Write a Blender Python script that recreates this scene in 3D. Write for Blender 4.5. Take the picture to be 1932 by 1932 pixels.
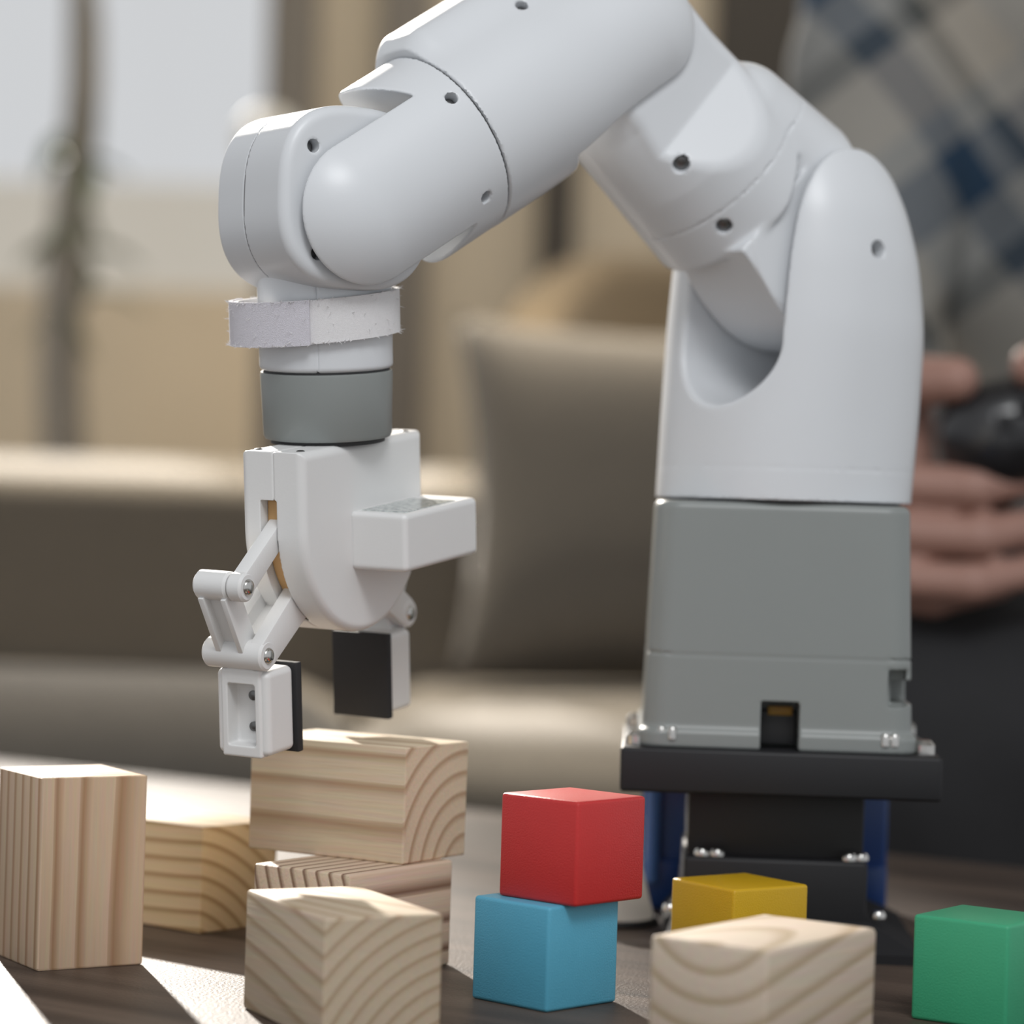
import bpy, bmesh, math, random
import numpy as np
from mathutils import Vector, Matrix

for o in list(bpy.data.objects):
    bpy.data.objects.remove(o, do_unlink=True)
SC = bpy.context.scene
COL = SC.collection
random.seed(4)

# ------------------------------------------------------------------ camera
F_PX, CAM_H, PITCH, ROLL = 5360.6, 0.14441, -0.003566, 0.030232
cd = bpy.data.cameras.new('camera')
cam = bpy.data.objects.new('camera', cd)
COL.objects.link(cam)
fw = Vector((0, math.cos(PITCH), math.sin(PITCH)))
up0 = Vector((0, -math.sin(PITCH), math.cos(PITCH)))
rt0 = Vector((1, 0, 0))
rt = rt0 * math.cos(ROLL) + up0 * math.sin(ROLL)
up = -rt0 * math.sin(ROLL) + up0 * math.cos(ROLL)
cam.matrix_world = Matrix(((rt.x, up.x, -fw.x, 0), (rt.y, up.y, -fw.y, 0), (rt.z, up.z, -fw.z, CAM_H), (0, 0, 0, 1)))
cd.sensor_width = 36.0
cd.lens = 36.0 * F_PX / 1932.0
cd.clip_start = 0.02
cd.clip_end = 60
cd.dof.use_dof = True
cd.dof.focus_distance = 0.838
cd.dof.aperture_fstop = 7.0
cd.dof.aperture_blades = 0
SC.camera = cam

# ------------------------------------------------------------------ world, sun, lamps, exposure
w = bpy.data.worlds.new('overcast_sky')
SC.world = w
w.use_nodes = True
bg = w.node_tree.nodes['Background']
bg.inputs[0].default_value = (0.955, 0.975, 1.0, 1)
bg.inputs[1].default_value = 0.62

SUN_AZ, SUN_EL = math.radians(17), math.radians(22.5)
sd = bpy.data.lights.new('sun', 'SUN')
sun = bpy.data.objects.new('sun', sd)
COL.objects.link(sun)
to_sun = Vector((-math.sin(SUN_AZ) * math.cos(SUN_EL), math.cos(SUN_AZ) * math.cos(SUN_EL), math.sin(SUN_EL)))
sun.rotation_euler = to_sun.to_track_quat('Z', 'Y').to_euler()
sd.energy = 7.4
sd.angle = math.radians(1.6)
sd.color = (1.0, 0.93, 0.84)

def area(name, loc, aim, size, energy, color):
    l = bpy.data.lights.new(name, 'AREA')
    l.shape = 'RECTANGLE'
    l.size, l.size_y = size
    l.energy = energy
    l.color = color
    o = bpy.data.objects.new(name, l)
    COL.objects.link(o)
    o.location = loc
    o.rotation_euler = (Vector(loc) - Vector(aim)).to_track_quat('Z', 'Y').to_euler()
    return o
area('front_softbox', (0.20, -0.30, 1.28), (0.03, 0.9, 0.10), (0.55, 0.45), 10.5, (0.98, 0.99, 1.0))
top_fill = area('sofa_top_fill', (-0.08, 3.04, 1.75), (-0.08, 2.88, 0.0), (1.0, 0.15), 22, (1.0, 0.90, 0.74))  # added fill light, no known fixture; brightens the cushion tops
top_fill.data.spread = math.radians(85)
area('wall_fill', (0.25, 4.15, 2.2), (0.25, 4.6, 0.6), (1.8, 0.12), 15, (1.0, 0.95, 0.86))  # invented lamp, added to lift the tone of the back wall

SC.view_settings.view_transform = 'Standard'
SC.view_settings.look = 'None'
SC.view_settings.gamma = 1.0
SC.view_settings.use_curve_mapping = False
SC.view_settings.exposure = 0.07

# ------------------------------------------------------------------ materials
def srgb(*c):
    return tuple(((v / 255) / 12.92 if v / 255 <= 0.04045 else ((v / 255 + 0.055) / 1.055) ** 2.4) for v in c) + (1.0,)

def new_mat(name):
    m = bpy.data.materials.new(name)
    m.use_nodes = True
    return m, m.node_tree, m.node_tree.nodes['Principled BSDF']

def plain(name, col, rough=0.5, metal=0.0, var=0.04, scale=60.0, bump=0.0, bscale=400.0, coat=0.0, spec=0.5, sheen=0.0):
    m, nt, b = new_mat(name)
    b.inputs['Roughness'].default_value = rough
    b.inputs['Metallic'].default_value = metal
    b.inputs['Specular IOR Level'].default_value = spec
    b.inputs['Coat Weight'].default_value = coat
    b.inputs['Sheen Weight'].default_value = sheen
    tc = nt.nodes.new('ShaderNodeTexCoord')
    nz = nt.nodes.new('ShaderNodeTexNoise')
    nz.inputs['Scale'].default_value = scale
    nz.inputs['Detail'].default_value = 3
    nt.links.new(tc.outputs['Object'], nz.inputs['Vector'])
    mx = nt.nodes.new('ShaderNodeMix')
    mx.data_type = 'RGBA'
    c = Vector(col[:3])
    mx.inputs[6].default_value = (*(c * (1 - var)), 1)
    mx.inputs[7].default_value = (*(c * (1 + var)), 1)
    nt.links.new(nz.outputs['Fac'], mx.inputs[0])
    nt.links.new(mx.outputs[2], b.inputs['Base Color'])
    if bump > 0:
        n2 = nt.nodes.new('ShaderNodeTexNoise')
        n2.inputs['Scale'].default_value = bscale
        n2.inputs['Detail'].default_value = 4
        nt.links.new(tc.outputs['Object'], n2.inputs['Vector'])
        bp = nt.nodes.new('ShaderNodeBump')
        bp.inputs['Strength'].default_value = bump
        bp.inputs['Distance'].default_value = 0.001
        nt.links.new(n2.outputs['Fac'], bp.inputs['Height'])
        nt.links.new(bp.outputs['Normal'], b.inputs['Normal'])
    return m

def wood(name, axis, centre, light, dark, spacing=0.005, distort=0.6, tilt=(0, 0, 0), sharp=0.72):
    """Growth rings round a pith line: arcs on end grain, stripes along the sides."""
    m, nt, b = new_mat(name)
    b.inputs['Roughness'].default_value = 0.6
    b.inputs['Specular IOR Level'].default_value = 0.2
    tc = nt.nodes.new('ShaderNodeTexCoord')
    mp = nt.nodes.new('ShaderNodeMapping')
    mp.vector_type = 'TEXTURE'
    mp.inputs['Location'].default_value = centre
    mp.inputs['Rotation'].default_value = tilt
    nt.links.new(tc.outputs['Object'], mp.inputs['Vector'])
    wv = nt.nodes.new('ShaderNodeTexWave')
    wv.wave_type = 'RINGS'
    wv.rings_direction = axis
    wv.wave_profile = 'SAW'
    wv.inputs['Scale'].default_value = 0.314 / spacing
    wv.inputs['Distortion'].default_value = distort
    wv.inputs['Detail'].default_value = 1.0
    wv.inputs['Detail Scale'].default_value = 0.35
    nt.links.new(mp.outputs[0], wv.inputs['Vector'])
    cr = nt.nodes.new('ShaderNodeValToRGB')
    e = cr.color_ramp.elements
    e[0].position = 0.0
    e[0].color = light
    e[1].position = 1.0
    e[1].color = tuple(0.6 * l + 0.4 * d for l, d in zip(light, dark))
    a = e.new(sharp * 0.8)
    a.color = tuple(0.9 * l + 0.1 * d for l, d in zip(light, dark))
    a = e.new(sharp + 0.15)
    a.color = dark
    nt.links.new(wv.outputs['Color'], cr.inputs['Fac'])
    # fibres
    mp2 = nt.nodes.new('ShaderNodeMapping')
    s = [900, 900, 900]
    s['XYZ'.index(axis)] = 45
    mp2.inputs['Scale'].default_value = s
    nt.links.new(tc.outputs['Object'], mp2.inputs['Vector'])
    nz = nt.nodes.new('ShaderNodeTexNoise')
    nz.inputs['Scale'].default_value = 1.0
    nz.inputs['Detail'].default_value = 4
    nt.links.new(mp2.outputs[0], nz.inputs['Vector'])
    mx = nt.nodes.new('ShaderNodeMix')
    mx.data_type = 'RGBA'
    mx.blend_type = 'MULTIPLY'
    mx.inputs[0].default_value = 0.2
    nt.links.new(cr.outputs[0], mx.inputs[6])
    nt.links.new(nz.outputs['Color'], mx.inputs[7])
    nt.links.new(mx.outputs[2], b.inputs['Base Color'])
    bp = nt.nodes.new('ShaderNodeBump')
    bp.inputs['Strength'].default_value = 0.25
    bp.inputs['Distance'].default_value = 0.0006
    nt.links.new(nz.outputs['Fac'], bp.inputs['Height'])
    nt.links.new(bp.outputs['Normal'], b.inputs['Normal'])
    return m

M_WHITE = plain('white_plastic', (0.665, 0.685, 0.71), 0.36, var=0.012, bump=0.02, bscale=900)
M_GWHITE = plain('gripper_plastic', (0.75, 0.75, 0.745), 0.42, var=0.012, bump=0.04, bscale=1200)
M_GREY = plain('grey_plastic', (0.235, 0.252, 0.245), 0.38, var=0.02, bump=0.03, bscale=1500)
M_DARK = plain('dark_gap', (0.03, 0.03, 0.032), 0.6)
M_STEEL = plain('steel', (0.55, 0.54, 0.52), 0.22, 1.0)
M_DSTEEL = plain('dark_steel', (0.17, 0.17, 0.17), 0.35, 0.9)
M_RUBBER = plain('black_rubber', (0.018, 0.018, 0.02), 0.75, bump=0.15, bscale=2500)
M_BLACK = plain('black_metal', (0.016, 0.016, 0.018), 0.5, spec=0.35)
M_BLACK2 = plain('black_satin', (0.012, 0.012, 0.013), 0.5)
M_MATT = plain('black_matt', (0.02, 0.02, 0.022), 0.85, spec=0.2)
M_GLOW = plain('painted_slot_glow', (0.55, 0.33, 0.14), 0.5)  # orange stands in for sunlight coming through the gripper plastic

# ------------------------------------------------------------------ mesh helpers
def link(name, me, mat, parent=None, kind=None):
    o = bpy.data.objects.new(name, me)
    COL.objects.link(o)
    if mat:
        me.materials.append(mat)
    if parent:
        o.parent = parent
    if kind:
        o['kind'] = kind
    return o

def tag(o, label, cat=None, group=None):
    o['label'] = label
    if cat:
        o['category'] = cat
    if group:
        o['group'] = group
    return o

def empty(name, loc=(0, 0, 0), rz=0.0):
    o = bpy.data.objects.new(name, None)
    COL.objects.link(o)
    o.empty_display_size = 0.02
    o.location = loc
    o.rotation_euler = (0, 0, rz)
    return o

def smooth(me, ang=40):
    me.shade_smooth()
    me.set_sharp_from_angle(angle=math.radians(ang))

def bm_mesh(name, bm, ang=40):
    bmesh.ops.recalc_face_normals(bm, faces=bm.faces)
    me = bpy.data.meshes.new(name)
    bm.to_mesh(me)
    bm.free()
    smooth(me, ang)
    return me

def box_bm(x0, x1, y0, y1, z0, z1, bev=0.0, seg=3, bm=None):
    own = bm is None
    b = bmesh.new()
    r = bmesh.ops.create_cube(b, size=1)
    for v in b.verts:
        v.co = ((x0 + x1) / 2 + v.co.x * (x1 - x0), (y0 + y1) / 2 + v.co.y * (y1 - y0), (z0 + z1) / 2 + v.co.z * (z1 - z0))
    if bev > 0:
        bmesh.ops.bevel(b, geom=list(b.edges), offset=bev, segments=seg, profile=0.5, affect='EDGES')
    if own:
        return b
    me = bpy.data.meshes.new('t')
    b.to_mesh(me)
    b.free()
    bm.from_mesh(me)
    bpy.data.meshes.remove(me)
    return bm

def lathe_bm(profile, seg=40, axis='Z', centre=(0, 0, 0), bm=None, close=True):
    """profile: list of (radius, height)."""
    if bm is None:
        bm = bmesh.new()
    rings = []
    for r, h in profile:
        ring = []
        for i in range(seg):
            a = 2 * math.pi * i / seg
            c, s = r * math.cos(a), r * math.sin(a)
            p = {'Z': (c, s, h), 'Y': (c, h, s), 'X': (h, c, s)}[axis]
            ring.append(bm.verts.new([p[k] + centre[k] for k in range(3)]))
        rings.append(ring)
    for a, b in zip(rings, rings[1:]):
        for i in range(seg):
            bm.faces.new((a[i], a[(i + 1) % seg], b[(i + 1) % seg], b[i]))
    if close:
        bm.faces.new(rings[0])
        bm.faces.new(rings[-1])
    return bm

# ---- signed distance fields (millimetres) meshed with surface nets
def net(f, lo, hi, h, newton=2, B=12):
    lo = np.array(lo, float)
    hi = np.array(hi, float)
    n = np.ceil((hi - lo) / h / B).astype(int) * B + 1
    V = np.full(n, 1e3, np.float32)
    nb = (n - 1) // B
    bi = np.stack(np.meshgrid(*[np.arange(k) for k in nb], indexing='ij'), -1).reshape(-1, 3)
    ctr = lo + (bi + 0.5) * B * h
    d = f(ctr[:, 0], ctr[:, 1], ctr[:, 2])
    rad = B * h * 0.88 * 1.9
    loc = np.arange(B + 1)
    for b, dv in zip(bi, d):
        s = b * B
        if abs(dv) > rad:
            if dv < 0:
                sl = tuple(slice(s[k], s[k] + B + 1) for k in range(3))
                blk = V[sl]
                blk[blk > 900] = -5.0
            continue
        X, Y, Z = np.meshgrid(*[lo[k] + (s[k] + loc) * h for k in range(3)], indexing='ij')
        V[s[0]:s[0] + B + 1, s[1]:s[1] + B + 1, s[2]:s[2] + B + 1] = f(X, Y, Z)
    S = V < 0
    c8 = [(i, j, k) for i in (0, 1) for j in (0, 1) for k in (0, 1)]
    sub = lambda A, o: A[o[0]:A.shape[0] - 1 + o[0], o[1]:A.shape[1] - 1 + o[1], o[2]:A.shape[2] - 1 + o[2]]
    cnt = sum(sub(S, o).astype(np.int8) for o in c8)
    act = (cnt > 0) & (cnt < 8)
    ids = np.full(act.shape, -1, np.int64)
    ai = np.argwhere(act)
    ids[act] = np.arange(len(ai))
    vals = {o: V[ai[:, 0] + o[0], ai[:, 1] + o[1], ai[:, 2] + o[2]].astype(float) for o in c8}
    P = np.zeros((len(ai), 3))
    W = np.zeros(len(ai))
    for o in c8:
        for ax in range(3):
            if o[ax] == 0:
                q = list(o)
                q[ax] = 1
                a, b = vals[o], vals[tuple(q)]
                m = (a < 0) != (b < 0)
                t = np.where(m, a / np.where(a - b == 0, 1, a - b), 0)
                e = np.array(o, float)[None, :].repeat(len(ai), 0)
                e[:, ax] += t
                P += e * m[:, None]
                W += m
    P = lo + (ai + P / W[:, None]) * h
    for _ in range(newton):
        d0 = f(P[:, 0], P[:, 1], P[:, 2])
        e = 0.05 * h
        g = np.stack([f(P[:, 0] + e * (k == 0), P[:, 1] + e * (k == 1), P[:, 2] + e * (k == 2)) - d0 for k in range(3)], -1) / e
        g2 = np.maximum((g * g).sum(-1), 0.3)
        st = np.clip(d0 / g2, -0.5 * h, 0.5 * h)
        P = P - g * st[:, None] * 0.8
    Q = []
    for ax in range(3):
        o1, o2 = [(1, 2), (2, 0), (0, 1)][ax]
        a = [slice(None)] * 3
        b = [slice(None)] * 3
        a[ax] = slice(0, -1)
        b[ax] = slice(1, None)
        for k in (o1, o2):
            a[k] = slice(1, -1)
            b[k] = slice(1, -1)
        A, Bv = S[tuple(a)], S[tuple(b)]
        for flip in (0, 1):
            e = np.argwhere((A & ~Bv) if not flip else (~A & Bv))
            if not len(e):
                continue
            e = e.copy()
            e[:, o1] += 1
            e[:, o2] += 1
            def cell(d1, d2):
                c = e.copy()
                c[:, o1] -= d1
                c[:, o2] -= d2
                return ids[c[:, 0], c[:, 1], c[:, 2]]
            q = np.stack([cell(1, 1), cell(0, 1), cell(0, 0), cell(1, 0)], -1)
            if flip:
                q = q[:, ::-1]
            Q.append(q)
    return P, np.concatenate(Q)

def np_mesh(name, P, Q, scale=0.001):
    me = bpy.data.meshes.new(name)
    Q = Q[(Q >= 0).all(1)]
    me.vertices.add(len(P))
    me.vertices.foreach_set('co', (P * scale).astype(np.float32).ravel())
    me.loops.add(Q.size)
    me.polygons.add(len(Q))
    me.loops.foreach_set('vertex_index', Q.astype(np.int32).ravel())
    me.polygons.foreach_set('loop_start', np.arange(0, Q.size, 4, dtype=np.int32))
    me.update(calc_edges=True)
    me.validate()
    return me

def sdf_mesh(name, f, lo, hi, h, ang=50, scale=0.001, newton=2):
    me = np_mesh(name, *net(f, lo, hi, h, newton), scale=scale)
    smooth(me, ang)
    return me

mn, mxm = np.minimum, np.maximum
def smin(a, b, k):
    h = np.clip(0.5 + 0.5 * (b - a) / k, 0, 1)
    return b + (a - b) * h - k * h * (1 - h)
def smax(a, b, k):
    return -smin(-a, -b, k)
def capsule(x, y, z, a, b, r0, r1=None):
    r1 = r0 if r1 is None else r1
    a = np.array(a, float)
    b = np.array(b, float)
    d = b - a
    L = d @ d
    t = np.clip(((x - a[0]) * d[0] + (y - a[1]) * d[1] + (z - a[2]) * d[2]) / L, 0, 1)
    return np.sqrt((x - a[0] - t * d[0]) ** 2 + (y - a[1] - t * d[1]) ** 2 + (z - a[2] - t * d[2]) ** 2) - (r0 + (r1 - r0) * t)
def rbox(x, y, z, c, hs, r):
    qx, qy, qz = abs(x - c[0]) - hs[0] + r, abs(y - c[1]) - hs[1] + r, abs(z - c[2]) - hs[2] + r
    return np.sqrt(mxm(qx, 0) ** 2 + mxm(qy, 0) ** 2 + mxm(qz, 0) ** 2) + mn(mxm(qx, mxm(qy, qz)), 0) - r
def ellipsoid(x, y, z, c, r):
    k = np.sqrt(((x - c[0]) / r[0]) ** 2 + ((y - c[1]) / r[1]) ** 2 + ((z - c[2]) / r[2]) ** 2)
    return (k - 1) * min(r)
def rext(d2, dz, r):
    """rounded extrusion of a 2D distance."""
    a, b = d2 + r, dz + r
    return mn(mxm(a, b), 0) + np.sqrt(mxm(a, 0) ** 2 + mxm(b, 0) ** 2) - r

# ================================================================== ARM GEOMETRY (arm frame: r forward, n to the near side, z up; mm)
BASE_XY = (0.0912, 0.960)
ARM_RZ = math.atan2(-0.56390, -0.82585)
J2 = (-2.0, 237.0)
J2B = (18.0, 240.0)
J3 = (80.0, 294.0)
J5 = (180.0, 229.0)
RCUT = 41.0
def frame2(p, q):
    d = np.array(q, float) - np.array(p, float)
    L = float(np.hypot(*d))
    return L, d / L
LF, fF = frame2(J5, J3)
gF = np.array((-fF[1], fF[0])) * -1 if fF[0] > 0 else np.array((fF[1], -fF[0]))
gF = gF if gF[1] > 0 else -gF
LU, fU = frame2(J2B, J3)
gU = np.array((-fU[1], fU[0]))
def sqF(r, z):
    a, b = r - J5[0], z - J5[1]
    return a * fF[0] + b * fF[1], a * gF[0] + b * gF[1]
def sqU(r, z):
    a, b = r - J2B[0], z - J2B[1]
    return a * fU[0] + b * fU[1], a * gU[0] + b * gU[1]
NCUT = 20.0
S_SEAM = 46.0
def hole(r, n, z, p, d, rad, depth):
    d = np.array(d, float)
    d /= np.linalg.norm(d)
    p = np.array(p, float)
    a = p + d * 6
    b = p - d * depth
    t = (r - b[0]) * d[0] + (n - b[1]) * d[1] + (z - b[2]) * d[2]
    q = np.sqrt(mxm((r - b[0]) ** 2 + (n - b[1]) ** 2 + (z - b[2]) ** 2 - t * t, 0))
    return mxm(mxm(q - rad, -t), t - (6 + depth))
HOLES = {'front': [], 'rear': [], 'upper': [], 'shoulder': [], 'wrist': []}
def sd_front(r, n, z):
    s, q = sqF(r, z)
    R = 30.0
    d = np.sqrt(np.where(s < 0, s, 0) ** 2 + q * q + n * n) - R
    d = mxm(d, s - S_SEAM)
    rec = smax((np.hypot(s / 40.0, q / 37.5) - 1) * 38, n - NCUT, 1.0)
    d = smax(d, -rec, 1.2)
    for hh in HOLES['front']:
        d = mxm(d, -hole(r, n, z, *hh))
    return d
def table_fn(xs, ys, blur=6.0):
    X = np.linspace(xs[0] - 30, xs[-1] + 30, 900)
    Y = np.interp(X, xs, ys)
    h = X[1] - X[0]
    kx = np.arange(-int(3 * blur / h), int(3 * blur / h) + 1) * h
    kk = np.exp(-(kx / blur) ** 2)
    kk /= kk.sum()
    m = len(kx) // 2
    Y = np.convolve(np.pad(Y, m, mode='edge'), kk, 'valid')
    return lambda v: np.interp(v, X, Y)
T_RR = table_fn([40, 78, 102, 130], [30.2, 30.2, 27.6, 27.0], 8)
def sd_rear_solid(r, n, z):
    s, q = sqF(r, z)
    e = LF + 4
    R = T_RR(s)
    d = np.sqrt(np.where(s > e, s - e, 0) ** 2 + q * q + n * n) - R
    hump = rbox(s, q, n, (47 + 50, 15, -4), (50.3, 20.5, 15), 8)
    d = smin(d, hump, 7)
    return mxm(d, S_SEAM + 0.7 - s)
def sd_rear(r, n, z):
    d = sd_rear_solid(r, n, z)
    s, q = sqF(r, z)
    rec = smax(smax(np.hypot(r - J3[0], z - J3[1]) - 47.0, n - NCUT, 1.0), q - 16, 1.0)
    d = smax(d, -rec, 1.2)
    for hh in HOLES['rear']:
        d = mxm(d, -hole(r, n, z, *hh))
    return d
Z0 = 147.5
ZZ = [147, 175, 205, 228, 245, 258, 268, 276, 281, 286]
T_AB = table_fn(ZZ, [41, 43.5, 44, 40.5, 34.5, 28, 22, 15, 8, 1])
T_AF = table_fn(ZZ, [41, 39, 36, 34, 32, 28, 22, 16, 8, 1])
T_AN = table_fn(ZZ, [41, 42, 43.5, 42.5, 40, 35, 29, 21, 11, 2])
def sd_sh_outer(r, n, z):
    ab, af, an = T_AB(z), T_AF(z), T_AN(z)
    t = np.clip(r / 16.0 * 0.5 + 0.5, 0, 1)
    t = t * t * (3 - 2 * t)
    ar = ab + (af - ab) * t
    p = 2.3
    k = ((abs(r) / ar) ** p + (abs(n) / an) ** p) ** (1 / p)
    return (k - 1) * mn(ar, an) * 0.8
def sd_slot(r, n, z):
    a = abs(n - 9.5)
    d = np.where(z > 199, a, np.hypot(a, z - 199)) - 20.5
    return smax(d, -(r + 20), 8)
def sd_shoulder(r, n, z):
    d = sd_sh_outer(r, n, z)
    d = smax(d, -sd_slot(r, n, z), 2.0)
    d = mxm(d, Z0 - z)
    g = mxm(abs(z - 158.2) - 0.25, -(d + 0.35))
    d = mxm(d, -g)
    for hh in HOLES['shoulder']:
        d = mxm(d, -hole(r, n, z, *hh))
    return d
def sd_upper(r, n, z):
    s, q = sqU(r, z)
    sc = np.clip(s, -6, LU)
    d = np.sqrt((s - sc) ** 2 + q * q + n * n) - (31.0 - 2.8 * np.clip((s - 35) / 25, 0, 1) * np.clip(n / 16, 0, 1))
    d = smax(d, n - np.interp(s, [26, 50], [34.0, 19.0]), 2.0)
    bump = capsule(s, q, n, (31, 18, 8), (2, 21, 10), 17.5, 19.5)
    d = smax(d, 7 - s, 2.5)
    d = smax(d, -(sd_sh_outer(r, n, z) - 1.6), 1.5)
    d = smin(d, bump, 1.5)
    ton = mxm(np.hypot(r - J2[0], z - J2[1]) - 39.0, mxm(n - 26.5, -9.5 - n))
    ton = smax(ton, -10 - r, 3)
    ton = smin(ton, smax(capsule(s, q, n * 0, (-8, -2, 0), (30, 0, 0), 24), mxm(n - 26.5, -9.5 - n), 1.0), 4)
    ton = smax(smax(ton, q - 14, 3), s - 10, 1)
    d = smin(d, ton, 1.5)
    fore = sd_rear_solid(r, n, z)
    rec = mxm(mxm(np.hypot(r - J3[0], z - J3[1]) - 46.0, n - (NCUT - 0.8)), sqF(r, z)[1] - 15.5)
    d = smax(d, -mxm(fore - 0.6, -rec), 0.8)
    g = mxm(abs(s - 23) - 0.3, -(d + 0.4))
    d = mxm(d, -g)
    for hh in HOLES['upper']:
        d = mxm(d, -hole(r, n, z, *hh))
    return d
WC = (180.5, 233.3)
def sd_wrist(r, n, z):
    a, b = abs(r - WC[0]), abs(z - WC[1])
    p = 2.7
    d2 = ((a / 26.5) ** p + (b / 27.2) ** p) ** (1 / p)
    d2 = (d2 - 1) * 25
    d = rext(d2, abs(n + 3.0) - 20.5, 3.0)
    g = mxm(abs(n + 5.5) - 0.25, -(d + 0.5))
    d = mxm(d, -g)
    for hh in HOLES['wrist']:
        d = mxm(d, -hole(r, n, z, *hh))
    return d
HOLES['front'] = [((154.2, 25.3, 265.0), (0.29, 0.84, 0.45), 2.0, 4.5), ((140.9, 25.8, 236.2), (-0.28, 0.86, -0.43), 2.0, 4.5)]
HOLES['rear'] = [((122.5, 14.7, 298.6), (0.39, 0.70, 0.60), 2.0, 4.5)]
HOLES['upper'] = [((64.8, 22.6, 252.6), (0.53, 0.67, -0.51), 2.7, 4.5), ((46.6, 22.6, 234.6), (0.53, 0.67, -0.51), 2.7, 4.5)]
HOLES['shoulder'] = [((-2.3, 41.9, 230.4), (-0.03, 0.99, 0.12), 2.9, 6)]
HOLES['wrist'] = [((196.8, 17.5, 247.2), (0, 1, 0), 2.05, 5), ((194.4, 17.5, 215.8), (0, 1, 0), 2.05, 5)]

# ================================================================== SETTING
def structure(name, bm, mat):
    o = link(name, bm_mesh(name, bm), mat, None, 'structure')
    return o
M_FLOOR = plain('floor_wood', srgb(96, 84, 70), 0.5, var=0.2, scale=4)
M_WALL = plain('beige_wall', srgb(222, 206, 180), 0.8, var=0.05, scale=3)
M_POST = plain('bronze_post', srgb(138, 129, 117), 0.6)
M_DPOST = plain('dark_brown_panel', srgb(70, 63, 54), 0.6)
FLOOR = -0.45
structure('floor', box_bm(-3.2, 3.2, -0.6, 6.8, FLOOR - 0.05, FLOOR), M_FLOOR)
WY = 4.6
tag(structure('wall_back', box_bm(-0.41, 3.0, WY, WY + 0.12, FLOOR, 2.3), M_WALL), 'beige wall behind the sofa')
structure('trim_1', box_bm(-0.415, -0.335, WY - 0.05, WY + 0.14, FLOOR, 2.3, 0.004), M_POST)
structure('trim_2', box_bm(-0.235, -0.150, WY - 0.04, WY, FLOOR, 2.3, 0.004), M_POST)
structure('trim_3', box_bm(0.03, 0.085, WY - 0.04, WY, FLOOR, 2.3, 0.004), M_DPOST)
structure('trim_4', box_bm(0.30, 0.62, WY - 0.05, WY, FLOOR, 2.3, 0.004), M_DPOST)
structure('trim_5', box_bm(-2.0, -0.41, WY, WY + 0.12, FLOOR, -0.12, 0.004), M_WALL)
structure('wall_left', box_bm(-2.15, -2.0, 0.2, WY, FLOOR, 0.0), plain('slate_wall', srgb(142, 156, 176), 0.8))
structure('window_2', box_bm(-2.12, -2.03, 0.2, WY, 2.25, 2.35), M_POST)
structure('ceiling', box_bm(-2.15, 3.0, 0.2, WY + 0.12, 2.35, 2.42), plain('ceiling_paint', srgb(205, 203, 198), 0.9))
structure('sun_block_beam', box_bm(-2.0, -0.41, WY + 0.01, WY + 0.11, 1.03, 1.38, 0.004), M_POST)  # unseen beam added to keep the sun off the ottoman
# window: sill, mullion, glass
m, nt, b = new_mat('window_glass')
tr = nt.nodes.new('ShaderNodeBsdfTransparent')
gl_ = nt.nodes.new('ShaderNodeBsdfGlossy')
gl_.inputs['Roughness'].default_value = 0.02
ms = nt.nodes.new('ShaderNodeMixShader')
ms.inputs[0].default_value = 0.004
nt.links.new(tr.outputs[0], ms.inputs[1])
nt.links.new(gl_.outputs[0], ms.inputs[2])
nt.links.new(ms.outputs[0], nt.nodes['Material Output'].inputs['Surface'])
M_GLASS = m
win = structure('window_1', box_bm(-2.0, -0.41, WY + 0.02, WY + 0.10, -0.12, -0.07, 0.004), M_POST)
for x0, x1 in ((-2.0, -1.72), (-1.68, -0.415)):
    link('pane', bm_mesh('pane', box_bm(x0, x1, WY + 0.055, WY + 0.063, -0.07, 2.25)), M_GLASS, win)
link('mullion', bm_mesh('mullion', box_bm(-1.72, -1.68, WY + 0.03, WY + 0.09, -0.07, 2.25, 0.003)), M_POST, win)
link('top_rail', bm_mesh('top_rail', box_bm(-2.0, -0.41, WY + 0.02, WY + 0.10, 2.25, 2.3, 0.003)), M_POST, win)
M_FENCE = plain('garden_wall', srgb(190, 180, 162), 0.9, var=0.12, scale=2)
fence = link('garden_wall', bm_mesh('garden_wall', box_bm(-4.5, 0.6, 6.35, 6.5, FLOOR, 0.60, 0.02)), M_FENCE)
tag(fence, 'tan garden wall outside the window, far left', 'wall')
fence['kind'] = 'structure'
far = link('far_building', bm_mesh('far_building', box_bm(-9.0, 1.5, 12.0, 12.4, FLOOR, 1.45, 0.03)), plain('pale_render', srgb(222, 216, 204), 0.9, var=0.05, scale=1))
tag(far, 'pale building outside the window beyond the garden wall', 'building')
far['kind'] = 'structure'

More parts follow.
